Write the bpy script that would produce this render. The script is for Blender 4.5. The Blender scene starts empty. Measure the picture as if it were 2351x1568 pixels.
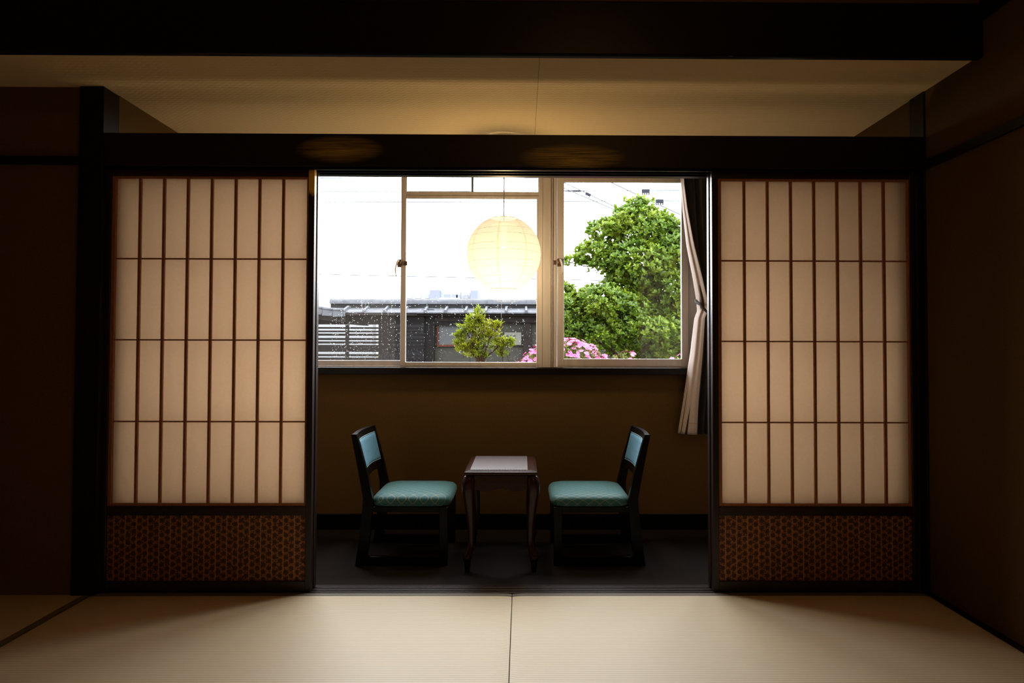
import bpy, math, random
from mathutils import Vector, Matrix
PI = math.pi
random.seed(7)
SC = bpy.context.scene
COL = SC.collection

# ------------------------------------------------------------------ mesh builder
class MB:
    def __init__(self): self.v = []; self.f = []; self.s = []
    def add(self, v, f, smooth=False):
        o = len(self.v); self.v += [tuple(p) for p in v]
        self.f += [tuple(i + o for i in q) for q in f]; self.s += [smooth] * len(f); return self
    def box(self, x0, x1, y0, y1, z0, z1):
        v = [(x, y, z) for z in (z0, z1) for y in (y0, y1) for x in (x0, x1)]
        return self.add(v, [(0,2,3,1),(4,5,7,6),(0,1,5,4),(2,6,7,3),(0,4,6,2),(1,3,7,5)])
    def prism(self, pts, a0, a1, axis='y', smooth=False):
        """closed outline pts extruded from a0 to a1 along axis; outline is (x,z) for y, (y,z) for x, (x,y) for z"""
        n = len(pts)
        def P(p, a):
            return (p[0], a, p[1]) if axis == 'y' else ((a, p[0], p[1]) if axis == 'x' else (p[0], p[1], a))
        v = [P(p, a0) for p in pts] + [P(p, a1) for p in pts]
        f = [(i, (i+1) % n, n + (i+1) % n, n + i) for i in range(n)]
        self.add(v, f, smooth)
        return self.add(v, [tuple(range(n-1, -1, -1)), tuple(range(n, 2*n))])
    def tube(self, pts, r, n=8, cap=True, smooth=True, square=False):
        pts = [Vector(p) for p in pts]; m = len(pts)
        rr = r if isinstance(r, (list, tuple)) else [r] * m
        v = []; up = None
        for i, p in enumerate(pts):
            t = (pts[min(i+1, m-1)] - pts[max(i-1, 0)])
            if t.length < 1e-9: t = Vector((0,0,1))
            t.normalize()
            if up is None:
                a = Vector((0,0,1)) if abs(t.z) < .9 else Vector((0,1,0))
            else: a = up
            b = t.cross(a); b = b.normalized() if b.length > 1e-6 else Vector((1,0,0))
            c = b.cross(t).normalized(); up = c
            for k in range(n):
                an = 2*PI*k/n + (PI/4 if square else 0)
                v.append(p + (b*math.cos(an) + c*math.sin(an)) * rr[i])
        f = [(i*n+k, i*n+(k+1) % n, (i+1)*n+(k+1) % n, (i+1)*n+k) for i in range(m-1) for k in range(n)]
        if cap: f += [tuple(range(n-1, -1, -1)), tuple(range((m-1)*n, m*n))]
        return self.add(v, f, smooth)
    def lathe(self, prof, c=(0,0,0), n=24, smooth=True):
        v = []; m = len(prof)
        for r, z in prof:
            for k in range(n):
                a = 2*PI*k/n; v.append((c[0]+r*math.cos(a), c[1]+r*math.sin(a), c[2]+z))
        f = [(i*n+k, i*n+(k+1) % n, (i+1)*n+(k+1) % n, (i+1)*n+k) for i in range(m-1) for k in range(n)]
        return self.add(v, f, smooth)
    def grid(self, fn, nu, nv, smooth=True):
        v = [fn(i/nu, j/nv) for j in range(nv+1) for i in range(nu+1)]
        f = [(j*(nu+1)+i, j*(nu+1)+i+1, (j+1)*(nu+1)+i+1, (j+1)*(nu+1)+i) for j in range(nv) for i in range(nu)]
        return self.add(v, f, smooth)
    def build(self, name, mat=None, parent=None, loc=(0,0,0), bevel=0, solid=0, seg=2):
        me = bpy.data.meshes.new(name); me.from_pydata(self.v, [], self.f)
        me.polygons.foreach_set('use_smooth', self.s); me.update()
        o = bpy.data.objects.new(name, me); COL.objects.link(o); o.location = loc
        if mat: me.materials.append(mat)
        if parent: o.parent = parent
        if solid:
            m = o.modifiers.new('solid', 'SOLIDIFY'); m.thickness = solid; m.offset = 0
        if bevel:
            m = o.modifiers.new('bevel', 'BEVEL'); m.width = bevel; m.segments = seg; m.limit_method = 'ANGLE'; m.angle_limit = .7
            m.harden_normals = False
        return o

def tag(o, label=None, cat=None, group=None, kind=None):
    if label: o['label'] = label
    if cat: o['category'] = cat
    if group: o['group'] = group
    if kind: o['kind'] = kind
    return o
def empty(name, loc=(0,0,0), rz=0):
    o = bpy.data.objects.new(name, None); COL.objects.link(o); o.location = loc; o.rotation_euler = (0,0,rz)
    o.empty_display_size = .05; return o
def copy_tree(o, parent=None):
    c = o.copy(); COL.objects.link(c)
    if parent: c.parent = parent
    for ch in list(o.children): copy_tree(ch, c)
    return c
def struct(mb, name, mat, label, cat, bevel=0):
    return tag(mb.build(name, mat, bevel=bevel), label, cat, kind='structure')

# ------------------------------------------------------------------ materials
class NT:
    def __init__(self, name):
        self.m = bpy.data.materials.new(name); self.m.use_nodes = True
        self.t = self.m.node_tree; self.n = self.t.nodes; self.n.clear()
        self.out = self.n.new('ShaderNodeOutputMaterial')
    def node(self, typ, **kw):
        n = self.n.new(typ)
        for k, v in kw.items():
            if hasattr(n, k) and k not in n.inputs: setattr(n, k, v)
            else: n.inputs[k].default_value = v
        return n
    def link(self, a, b): self.t.links.new(a, b)
    def coord(self, kind='Object'): return self.n.new('ShaderNodeTexCoord').outputs[kind]
    def math(self, op, a, b=None, c=None, clamp=False):
        n = self.n.new('ShaderNodeMath'); n.operation = op; n.use_clamp = clamp
        for i, x in enumerate((a, b, c)):
            if x is None: continue
            if isinstance(x, (int, float)): n.inputs[i].default_value = x
            else: self.link(x, n.inputs[i])
        return n.outputs[0]
    def xyz(self, src):
        s = self.n.new('ShaderNodeSeparateXYZ'); self.link(src, s.inputs[0]); return s.outputs
    def mapping(self, src, scale=(1,1,1), loc=(0,0,0), rot=(0,0,0)):
        m = self.n.new('ShaderNodeMapping'); self.link(src, m.inputs[0])
        m.inputs['Scale'].default_value = scale; m.inputs['Location'].default_value = loc; m.inputs['Rotation'].default_value = rot
        return m.outputs[0]
    def noise(self, vec, scale=10, detail=3, rough=.55, dist=0):
        n = self.n.new('ShaderNodeTexNoise'); self.link(vec, n.inputs['Vector'])
        n.inputs['Scale'].default_value = scale; n.inputs['Detail'].default_value = detail
        n.inputs['Roughness'].default_value = rough; n.inputs['Distortion'].default_value = dist
        return n.outputs['Fac']
    def ramp(self, fac, stops):
        r = self.n.new('ShaderNodeValToRGB'); self.link(fac, r.inputs[0])
        e = r.color_ramp.elements
        while len(e) > 1: e.remove(e[-1])
        e[0].position = stops[0][0]; e[0].color = (*stops[0][1], 1)
        for p, c in stops[1:]:
            x = e.new(p); x.color = (*c, 1)
        return r.outputs[0]
    def mix(self, fac, a, b):
        n = self.n.new('ShaderNodeMix'); n.data_type = 'RGBA'
        for s, x in (('Factor', fac), ('A', a), ('B', b)):
            i = [q for q in n.inputs if q.name == s and (q.type == 'VALUE' if s == 'Factor' else q.type == 'RGBA')][0]
            if isinstance(x, (int, float)): i.default_value = x
            elif isinstance(x, tuple): i.default_value = (*x, 1)
            else: self.link(x, i)
        return [q for q in n.outputs if q.type == 'RGBA'][0]
    def bump(self, h, strength=.3, dist=.01):
        b = self.n.new('ShaderNodeBump'); b.inputs['Strength'].default_value = strength; b.inputs['Distance'].default_value = dist
        self.link(h, b.inputs['Height']); return b.outputs[0]
    def principled(self, color, rough=.5, metal=0, spec=.5, normal=None, sheen=0, coat=0):
        p = self.n.new('ShaderNodeBsdfPrincipled')
        if isinstance(color, tuple): p.inputs['Base Color'].default_value = (*color, 1)
        else: self.link(color, p.inputs['Base Color'])
        if isinstance(rough, (int, float)): p.inputs['Roughness'].default_value = rough
        else: self.link(rough, p.inputs['Roughness'])
        p.inputs['Metallic'].default_value = metal; p.inputs['Specular IOR Level'].default_value = spec
        p.inputs['Sheen Weight'].default_value = sheen; p.inputs['Coat Weight'].default_value = coat
        if normal is not None: self.link(normal, p.inputs['Normal'])
        return p
    def done(self, bsdf):
        self.link(bsdf.outputs[0] if hasattr(bsdf, 'outputs') else bsdf, self.out.inputs['Surface']); return self.m

def plain(name, col, rough=.5, metal=0, spec=.5, var=.15, scale=20, stretch=(1,1,1), bump=0, coat=0, sheen=0):
    t = NT(name); v = t.mapping(t.coord(), stretch)
    f = t.noise(v, scale, 4)
    lo = tuple(c*(1-var) for c in col); hi = tuple(min(1, c*(1+var)) for c in col)
    c = t.ramp(f, [(.3, lo), (.7, hi)])
    nm = t.bump(f, bump, .005) if bump else None
    return t.done(t.principled(c, rough, metal, spec, nm, sheen, coat))

M = {}
M['dark_wood'] = plain('dark_wood', (.0050, .0027, .0017), .38, var=.5, scale=30, stretch=(1, 30, 30), bump=.05, spec=.16)
M['dark_wood_vertical'] = plain('dark_wood_vertical', (.0085, .0042, .0026), .36, var=.5, scale=30, stretch=(30, 30, 1), bump=.05, spec=.16)
M['door_wood'] = plain('door_wood', (.016, .0062, .0034), .34, var=.4, scale=24, stretch=(20, 20, 2), bump=.05)
M['kumiko'] = plain('kumiko', (.30, .11, .036), .5, var=.25, scale=24, stretch=(10, 10, 2))
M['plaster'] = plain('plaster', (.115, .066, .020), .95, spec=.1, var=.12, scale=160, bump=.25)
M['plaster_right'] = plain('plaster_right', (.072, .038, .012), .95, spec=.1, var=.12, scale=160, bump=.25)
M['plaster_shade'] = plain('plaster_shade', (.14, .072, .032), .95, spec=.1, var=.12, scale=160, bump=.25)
M['plaster_light'] = plain('plaster_light', (.60, .42, .21), .95, spec=.1, var=.06, scale=160)
M['black_lacquer'] = plain('black_lacquer', (.0028, .0021, .0019), .3, spec=.12, var=.3, scale=40)
M['brown_lacquer'] = plain('brown_lacquer', (.030, .010, .006), .25, spec=.25, var=.4, scale=30, stretch=(2, 20, 20))
M['aluminium'] = plain('aluminium', (.56, .51, .49), .42, metal=.25, var=.08, scale=30, stretch=(1, 1, .1))
M['aluminium_dark'] = plain('aluminium_dark', (.10, .08, .07), .4, metal=.3, var=.1, scale=30)
M['bronze'] = plain('bronze', (.16, .10, .06), .35, metal=.7, var=.3, scale=60)
M['carpet'] = plain('carpet', (.020, .0158, .0145), .95, spec=.1, var=.55, scale=420, bump=.6)
M['cord'] = plain('cord', (.45, .30, .18), .6)
M['chain'] = plain('chain', (.35, .30, .26), .35, metal=.8)
M['tie'] = plain('tie', (.035, .025, .02), .8)
M['outdoor_black'] = plain('outdoor_black', (0.0027, 0.0026, 0.0029), .7, var=.5, scale=14, stretch=(1, 1, 3), spec=.06)
M['outdoor_plaster'] = plain('outdoor_plaster', (0.0191, 0.0191, 0.0165), .95, var=.12, scale=8, spec=.06)
M['outdoor_brown'] = plain('outdoor_brown', (0.0073, 0.0056, 0.0053), .7, var=.4, scale=14, spec=.06)
M['red_brown'] = plain('red_brown', (0.0360, 0.0090, 0.0060), .6, spec=.06)
M['notice'] = plain('notice', (0.0315, 0.0336, 0.0349), .6, var=.06, spec=.06)
M['kawara'] = plain('kawara', (0.0420, 0.0448, 0.0518), .55, var=.25, scale=12, bump=.1, spec=.06)
M['kawara_dark'] = plain('kawara_dark', (0.0090, 0.0094, 0.0101), .6, var=.4, scale=14, spec=.06)
M['bark'] = plain('bark', (0.0180, 0.0132, 0.0096), .9, var=.4, scale=30, stretch=(3, 3, 1), bump=.4, spec=.06)
M['twig'] = plain('twig', (0.0300, 0.0180, 0.0108), .9, var=.3, spec=.06)
M['wire'] = plain('wire', (0.0540, 0.0594, 0.0648), .7, var=.1, spec=.06)
M['wire_dark'] = plain('wire_dark', (0.0096, 0.0108, 0.0156), .7, var=.1, spec=.06)
M['ground'] = plain('ground', (0.0300, 0.0330, 0.0180), .95, var=.5, scale=3, spec=.06)
M['pale_wall'] = plain('pale_wall', (0.1200, 0.1230, 0.1290), .9, var=.05, scale=1, spec=.06)
M['far_white'] = plain('far_white', (0.1584, 0.1617, 0.1650), .9, var=.02, scale=.1, spec=.06)  # far colours kept pale, distance haze mixed into them
M['far_grey'] = plain('far_grey', (0.0964, 0.1044, 0.1304), .9, var=.03, scale=.1, spec=.06)
M['far_blue'] = plain('far_blue', (0.1365, 0.1474, 0.1802), .9, var=.03, scale=.1, spec=.06)
M['dim_wall'] = plain('dim_wall', (0.0072, 0.0072, 0.0078), .9, spec=.06)
M['drape'] = plain('drape', (.038, .032, .022), .9, spec=.1, var=.15, scale=200, bump=.1, sheen=.1)
M['lining'] = plain('lining', (.50, .42, .39), .9, spec=.1, var=.06, scale=200, bump=.1)
M['outer_shell'] = plain('outer_shell', (.12, .11, .10), .9)

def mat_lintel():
    t = NT('lintel_wood_painted_glints'); co = t.coord(); s = t.xyz(co)
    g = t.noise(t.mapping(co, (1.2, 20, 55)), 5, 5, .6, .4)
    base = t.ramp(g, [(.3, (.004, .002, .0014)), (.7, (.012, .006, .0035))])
    glint = t.ramp(g, [(.3, (.10, .055, .012)), (.65, (.55, .36, .07))])  # gold of two lamp reflections, painted into the lintel colour
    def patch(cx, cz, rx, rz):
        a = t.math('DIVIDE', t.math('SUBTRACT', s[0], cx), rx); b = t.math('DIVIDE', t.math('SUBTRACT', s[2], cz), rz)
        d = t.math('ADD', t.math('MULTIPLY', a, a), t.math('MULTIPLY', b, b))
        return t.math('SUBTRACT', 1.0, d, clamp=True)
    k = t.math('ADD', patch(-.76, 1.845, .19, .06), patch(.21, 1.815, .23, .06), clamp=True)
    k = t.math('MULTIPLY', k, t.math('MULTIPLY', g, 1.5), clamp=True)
    c = t.mix(k, base, glint)
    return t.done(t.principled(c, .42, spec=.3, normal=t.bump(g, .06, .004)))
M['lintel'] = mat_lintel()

def mat_door_glint():
    """door stile with a gold lamp reflection painted into its colour at the top"""
    t = NT('door_stile_painted_glint'); co = t.coord(); s = t.xyz(co)
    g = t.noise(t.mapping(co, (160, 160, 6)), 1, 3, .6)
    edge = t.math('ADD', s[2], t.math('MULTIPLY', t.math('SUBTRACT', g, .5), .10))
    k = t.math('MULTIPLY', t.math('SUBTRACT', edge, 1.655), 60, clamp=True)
    c = t.mix(k, (.014, .006, .0034), (.92, .55, .08))  # bright gold paints a reflection over the dark lacquer
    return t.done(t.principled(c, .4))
M['door_glint'] = mat_door_glint()

def mat_tatami():
    t = NT('tatami_rush'); co = t.coord(); s = t.xyz(co)
    rib = t.math('ABSOLUTE', t.math('SINE', t.math('MULTIPLY', s[1], PI/.0125)))
    rib = t.math('POWER', rib, .4)
    straw = t.noise(t.mapping(co, (14, 900, 1)), 1, 3, .7)
    blotch = t.noise(t.mapping(co, (3, 3, 1)), 2, 3)
    c = t.ramp(straw, [(.25, (.60, .49, .33)), (.75, (.77, .66, .475))])
    c = t.mix(t.math('MULTIPLY', blotch, .35), c, (.68, .53, .33))
    c = t.mix(rib, (.36, .29, .19), c)
    h = t.math('ADD', rib, t.math('MULTIPLY', straw, .4))
    return t.done(t.principled(c, .5, spec=.5, normal=t.bump(h, .35, .0015)))
M['tatami'] = mat_tatami()
M['tatami_plain'] = plain('tatami_plain', (.46, .365, .205), .7, var=.1, scale=30, stretch=(1, 20, 1))
def mat_heri():
    t = NT('tatami_border_cloth'); co = t.coord(); s = t.xyz(co)
    p = .02
    a = t.math('ABSOLUTE', t.math('SUBTRACT', t.math('FRACT', t.math('DIVIDE', t.math('ADD', s[0], s[1]), p)), .5))
    line = t.math('GREATER_THAN', a, .44)
    c = t.mix(line, (.125, .10, .065), (.06, .045, .03))
    return t.done(t.principled(c, .5, spec=.5, sheen=.2))
M['heri'] = mat_heri()

def mat_ceiling():
    t = NT('embossed_ceiling_paper'); co = t.coord(); s = t.xyz(co)
    a = t.math('SINE', t.math('MULTIPLY', s[0], 2*PI/.030))
    row = t.math('MULTIPLY', s[1], 2*PI/.026)
    b = t.math('SINE', t.math('ADD', row, t.math('MULTIPLY', a, .9)))
    n = t.noise(co, 120, 3)
    h = t.math('ADD', b, n)
    seam = t.math('LESS_THAN', t.math('ABSOLUTE', t.math('SUBTRACT', s[0], .066)), .0012)
    c = t.mix(t.math('MULTIPLY', n, .3), (.72, .53, .29), (.62, .43, .21))
    c = t.mix(t.math('MULTIPLY', seam, .6), c, (.12, .08, .04))
    return t.done(t.principled(c, .9, spec=.1, normal=t.bump(h, .22, .002)))
M['ceiling'] = mat_ceiling()

def mat_paper():
    t = NT('shoji_paper'); co = t.coord()
    n = t.noise(co, 90, 4, .6)
    c = t.ramp(n, [(.3, (.89, .79, .68)), (.7, (.91, .83, .73))])
    tr = t.node('ShaderNodeBsdfTranslucent'); t.link(c, tr.inputs[0])
    df = t.node('ShaderNodeBsdfDiffuse'); t.link(c, df.inputs[0])
    mx = t.node('ShaderNodeMixShader'); mx.inputs[0].default_value = .25
    t.link(tr.outputs[0], mx.inputs[1]); t.link(df.outputs[0], mx.inputs[2])
    return t.done(mx)
M['paper'] = mat_paper()

def mat_koshi():
    """dark round flowers on an orange-brown printed paper"""
    t = NT('flower_print_paper'); co = t.coord(); s = t.xyz(co)
    v = t.mapping(co, (1/.0235, 1, 1/.0145))
    def vor(feature, vec, rnd, scale=1):
        n = t.n.new('ShaderNodeTexVoronoi'); n.voronoi_dimensions = '3D'; n.feature = feature
        t.link(vec, n.inputs['Vector']); n.inputs['Scale'].default_value = scale; n.inputs['Randomness'].default_value = rnd
        return n.outputs['Distance']
    cx = t.math('DIVIDE', s[0], .0235); col = t.math('FLOOR', cx)
    zoff = t.math('MULTIPLY', t.math('MODULO', t.math('ABSOLUTE', col), 2.0), .5)
    cz = t.math('ADD', t.math('DIVIDE', s[2], .0305), zoff)
    fx = t.math('SUBTRACT', t.math('FRACT', cx), .5); fz = t.math('SUBTRACT', t.math('FRACT', cz), .5)
    d = t.math('SQRT', t.math('ADD', t.math('MULTIPLY', t.math('MULTIPLY', fx, .0235), t.math('MULTIPLY', fx, .0235)),
                              t.math('MULTIPLY', t.math('MULTIPLY', fz, .0305), t.math('MULTIPLY', fz, .0305))))
    flower = t.math('LESS_THAN', d, .0098)
    ring = t.math('LESS_THAN', t.math('ABSOLUTE', t.math('SUBTRACT', d, .0066)), .0008)
    vein = t.math('LESS_THAN', vor('DISTANCE_TO_EDGE', t.mapping(co, (100, 1, 100)), 1.0), .13)
    stripe = t.math('GREATER_THAN', t.math('ABSOLUTE', t.math('SUBTRACT', t.math('FRACT', t.math('DIVIDE', s[0], .047)), .5)), .455)
    bg = t.mix(vein, (.10, .036, .018), (.34, .135, .04))
    bg = t.mix(t.math('MULTIPLY', stripe, .7), bg, (.48, .20, .06))
    fl = t.mix(ring, (.06, .026, .018), (.11, .048, .028))
    c = t.mix(flower, bg, fl)
    return t.done(t.principled(c, .6, spec=.3))
M['koshi'] = mat_koshi()

def mat_fabric(name, base, line, per=.026, k=.42, ky=.62):
    t = NT(name); co = t.coord(); s = t.xyz(co)
    yy = t.math('MULTIPLY', t.math('SUBTRACT', s[1], s[2]), ky)
    u = t.math('DIVIDE', t.math('ADD', s[0], yy), per); w = t.math('DIVIDE', t.math('SUBTRACT', s[0], yy), per)
    def ln(q): return t.math('ABSOLUTE', t.math('SUBTRACT', t.math('FRACT', q), .5))
    a, b = ln(u), ln(w)
    l = t.math('GREATER_THAN', t.math('MAXIMUM', a, b), k)
    n = t.noise(co, 700, 2)
    c = t.mix(l, base, line)
    h = t.math('ADD', t.math('MULTIPLY', t.math('MINIMUM', a, b), 1.5), t.math('MULTIPLY', n, .3))
    return t.done(t.principled(c, .55, spec=.25, normal=t.bump(h, .2, .002), sheen=.08))
M['seat_cloth'] = mat_fabric('seat_cloth', (.028, .140, .155), (.23, .25, .19), .052, .462, 1.35)
M['back_cloth'] = mat_fabric('back_cloth', (.045, .16, .24), (.13, .30, .40), .022, .42, .9)
M['welt'] = plain('welt', (.28, .40, .44), .6)

def mat_placemat():
    t = NT('woven_placemat'); co = t.coord(); s = t.xyz(co)
    a = t.math('SINE', t.math('MULTIPLY', s[0], 2*PI/.013)); b = t.math('SINE', t.math('MULTIPLY', s[1], 2*PI/.017))
    w = t.math('MULTIPLY', a, b); n = t.noise(t.mapping(co, (6, 180, 1)), 1, 3)
    c = t.mix(t.math('MULTIPLY', t.math('ADD', w, 1.0), .5), (.006, .0045, .0045), (.21, .175, .18))
    c = t.mix(t.math('MULTIPLY', n, .7), c, (.05, .038, .04))
    return t.done(t.principled(c, .5, spec=.4, normal=t.bump(w, .4, .001)))
M['placemat'] = mat_placemat()

def mat_glass(name, gain):
    t = NT(name)
    tr = t.node('ShaderNodeBsdfTransparent'); tr.inputs[0].default_value = (.97, .98, .98, 1)
    gl = t.node('ShaderNodeBsdfGlossy'); gl.inputs['Roughness'].default_value = 0.0
    fr = t.node('ShaderNodeFresnel'); fr.inputs['IOR'].default_value = 1.5
    mx = t.node('ShaderNodeMixShader')
    t.link(t.math('MULTIPLY', fr.outputs[0], gain, clamp=True), mx.inputs[0]); t.link(tr.outputs[0], mx.inputs[1]); t.link(gl.outputs[0], mx.inputs[2])
    return t.done(mx)
M['glass'] = mat_glass('window_glass', 1.8); M['glass_mid'] = mat_glass('plate_glass', 3.2)
def mat_drop():
    t = NT('rain_water'); g = t.node('ShaderNodeBsdfGlass'); g.inputs['IOR'].default_value = 1.33; g.inputs['Roughness'].default_value = 0.0
    return t.done(g)
M['drop'] = mat_drop()

def mat_lantern():
    t = NT('lantern_paper'); co = t.coord(); s = t.xyz(co)
    ang = t.math('ARCTAN2', s[1], s[0])
    seam = t.math('GREATER_THAN', t.math('ABSOLUTE', t.math('SUBTRACT', t.math('FRACT', t.math('ADD', t.math('MULTIPLY', ang, 8/(2*PI)), .17)), .5)), .474)
    n = t.noise(co, 60, 4)
    c = t.mix(t.math('MULTIPLY', n, .3), (1.0, .96, .88), (.98, .92, .80))
    c = t.mix(t.math('MULTIPLY', seam, .55), c, (.74, .62, .42))
    tr = t.node('ShaderNodeBsdfTranslucent'); k = t.mix(.0, c, c)
    sc = t.n.new('ShaderNodeMix'); sc.data_type = 'RGBA'; sc.blend_type = 'MULTIPLY'
    fac = [q for q in sc.inputs if q.name == 'Factor' and q.type == 'VALUE'][0]; fac.default_value = 1
    A = [q for q in sc.inputs if q.name == 'A' and q.type == 'RGBA'][0]; B = [q for q in sc.inputs if q.name == 'B' and q.type == 'RGBA'][0]
    t.link(c, A); B.default_value = (.0066, .0066, .0066, 1)
    t.link([q for q in sc.outputs if q.type == 'RGBA'][0], tr.inputs[0])
    tp = t.node('ShaderNodeBsdfTransparent'); tp.inputs[0].default_value = (1, .88, .70, 1)
    mx = t.node('ShaderNodeMixShader'); mx.inputs[0].default_value = .03
    t.link(tr.outputs[0], mx.inputs[1]); t.link(tp.outputs[0], mx.inputs[2])
    return t.done(mx)
M['lantern'] = mat_lantern()
M['bamboo'] = plain('bamboo', (.42, .30, .12), .6)

def mat_leaf(name, lo, hi, dark):
    t = NT(name); n = t.n.new('ShaderNodeTexNoise'); t.link(t.coord(), n.inputs['Vector']); n.inputs['Scale'].default_value = 9
    gi = t.noise(t.coord(), 60, 2)
    big = t.noise(t.coord(), 5, 3)
    gi = t.math('ADD', t.math('MULTIPLY', gi, .6), t.math('MULTIPLY', big, .4))
    c = t.ramp(gi, [(.36, dark), (.49, lo), (.62, hi)])
    d = t.principled(c, .38, spec=.22)
    tl = t.node('ShaderNodeBsdfTranslucent'); t.link(c, tl.inputs[0])
    mx = t.node('ShaderNodeMixShader'); mx.inputs[0].default_value = .4
    t.link(d.outputs[0], mx.inputs[1]); t.link(tl.outputs[0], mx.inputs[2])
    return t.done(mx)
M['leaf_tree'] = mat_leaf('leaf_tree', (.055, .105, .006), (.14, .175, .008), (.018, .040, .005))
M['leaf_bush'] = mat_leaf('leaf_bush', (.125, .155, .006), (.20, .20, .010), (.06, .10, .006)) #(0.0945, 0.133, 0.0084), (0.161, 0.182, 0.014), (0.049, 0.091, 0.0084))
M['leaf_azalea'] = mat_leaf('leaf_azalea', (0.084, 0.091, 0.0126), (0.14, 0.14, 0.028), (0.035, 0.042, 0.0084))
M['petal'] = plain('petal', (.40, .085, .20), .6, var=.25, scale=25, spec=.06)

# ------------------------------------------------------------------ room shell
XL, XR, YW, ZC = -1.745, 1.702, 1.05, 2.107
b = MB(); b.box(-3.9, XR+.15, -5.2, -.935, -.12, 0); b.box(-3.9, XR+.15, -.935, .0, -.12, -.052)
struct(b, 'floor', M['tatami_plain'], 'floor under the tatami mats of the main room', 'floor')
b = MB(); b.box(XL-.1, XR+.1, .105, YW+.15, -.12, 0)
struct(b, 'floor', M['carpet'], 'dark grey carpeted floor of the window alcove under chairs and table', 'floor')
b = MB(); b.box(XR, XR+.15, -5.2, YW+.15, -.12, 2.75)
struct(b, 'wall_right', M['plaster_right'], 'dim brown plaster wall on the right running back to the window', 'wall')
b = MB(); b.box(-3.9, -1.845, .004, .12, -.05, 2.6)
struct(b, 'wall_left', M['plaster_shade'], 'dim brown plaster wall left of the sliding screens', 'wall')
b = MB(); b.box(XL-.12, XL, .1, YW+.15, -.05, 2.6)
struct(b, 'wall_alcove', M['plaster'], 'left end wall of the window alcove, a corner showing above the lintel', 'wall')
b = MB(); b.box(-4.05, -3.9, -5.2, .12, -.12, 2.75)
struct(b, 'wall_side', M['plaster_light'], 'far left side wall of the main room', 'wall')
b = MB(); b.box(-4.05, XR+.15, -5.35, -5.2, -.12, 2.75)
struct(b, 'wall_rear', M['plaster_light'], 'wall of the main room behind the viewer', 'wall')
# window wall, with a hole for the windows
WX0, WX1, WZ0, WZ1 = -1.48, 1.60, .912, 2.06
b = MB()
b.box(XL-.12, XR+.15, YW, YW+.15, -.05, WZ0); b.box(XL-.12, XR+.15, YW, YW+.15, WZ1, 2.6)
b.box(XL-.12, WX0, YW, YW+.15, WZ0, WZ1); b.box(WX1, XR+.15, YW, YW+.15, WZ0, WZ1)
struct(b, 'wall_back', M['plaster'], 'brown plaster wall under the windows behind the chairs', 'wall')
b = MB(); b.box(-3.9, XR, -.352, YW+.1, ZC, 2.42)
struct(b, 'ceiling', M['ceiling'], 'low ceiling of embossed beige paper lit by the lantern', 'ceiling')
b = MB(); b.box(-4.05, XR+.15, -5.35, YW+.3, 2.6, 2.78)
struct(b, 'ceiling', M['plaster_light'], 'higher ceiling of the main room above the dark beam', 'ceiling')
b = MB(); b.box(-3.9, XR, -.372, -.352, 2.29, 2.6)
struct(b, 'wall_front', M['plaster'], 'strip of brown plaster wall above the dark overhead beam', 'wall')
# timbers
b = MB(); b.box(-3.9, 1.699, -.386, -.352, 2.088, 2.293)
struct(b, 'trim_1', M['dark_wood'], 'thick black-brown beam across the top of the view', 'beam', .008)
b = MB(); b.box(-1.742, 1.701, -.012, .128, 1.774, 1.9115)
lint = struct(b, 'trim_2', M['lintel'], 'dark wooden lintel with painted gold reflections above the sliding screens', 'lintel', .003)
b = MB()
for y0, y1 in ((.0, .016), (.050, .056), (.090, .128)): b.box(-1.742, 1.69, y0, y1, 1.764, 1.774)
b.build('track_lip', M['black_lacquer'], lint, bevel=.0015)
b = MB(); b.box(-1.846, -1.745, -.012, .1, -.06, 2.106)
struct(b, 'trim_3', M['dark_wood_vertical'], 'dark square post at the left end of the sliding screens', 'post', .003)
b = MB(); b.box(1.693, 1.7015, -.008, .1, -.06, 2.106)
struct(b, 'trim_4', M['dark_wood_vertical'], 'dark post in the right corner beside the right sliding screen', 'post', .004)
b = MB(); b.box(-3.9, -1.846, -.012, .004, 1.778, 1.813)
struct(b, 'trim_5', M['dark_wood'], 'thin dark rail across the wall left of the post', 'rail', .002)
b = MB(); b.box(1.688, XR, -5.2, -.008, 1.770, 1.806)
struct(b, 'trim_6', M['dark_wood'], 'thin dark rail running along the right wall', 'rail', .002)
b = MB(); b.box(1.684, XR, -5.2, -.386, 2.229, 2.30)
struct(b, 'trim_7', M['dark_wood'], 'dark rail high on the right wall meeting the overhead beam', 'rail', .002)
b = MB(); b.box(1.690, XR, -5.2, -.01, 0, .010)
struct(b, 'baseboard_right', M['dark_wood'], 'thin dark edge strip along the foot of the right wall', 'baseboard')
b = MB(); b.box(XL, XR, YW-.014, YW, 0, .086)
struct(b, 'baseboard_back', M['black_lacquer'], 'black baseboard at the foot of the window wall', 'baseboard', .002)
b = MB(); b.box(XL, XR, .985, YW+.05, .872, .911)
struct(b, 'trim_8', M['dark_wood'], 'dark wooden sill board under the windows', 'sill', .003)
b = MB(); b.box(1.667, 1.693, .006, .1, -.06, 1.774)
struct(b, 'trim_10', M['dark_wood_vertical'], 'slim black jamb closing the gap beside the right sliding screen', 'jamb', .002)
# sill track with two grooves
b = MB(); b.box(-1.745, XR, .014, .11, -.12, -.004)
for y0, y1 in ((.014, .034), (.042, .067), (.075, .11)): b.box(-1.745, 1.646, y0, y1, -.004, .0015)
struct(b, 'trim_9', M['door_wood'], 'dark grooved threshold track at the edge of the tatami', 'threshold', .0012)

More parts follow.
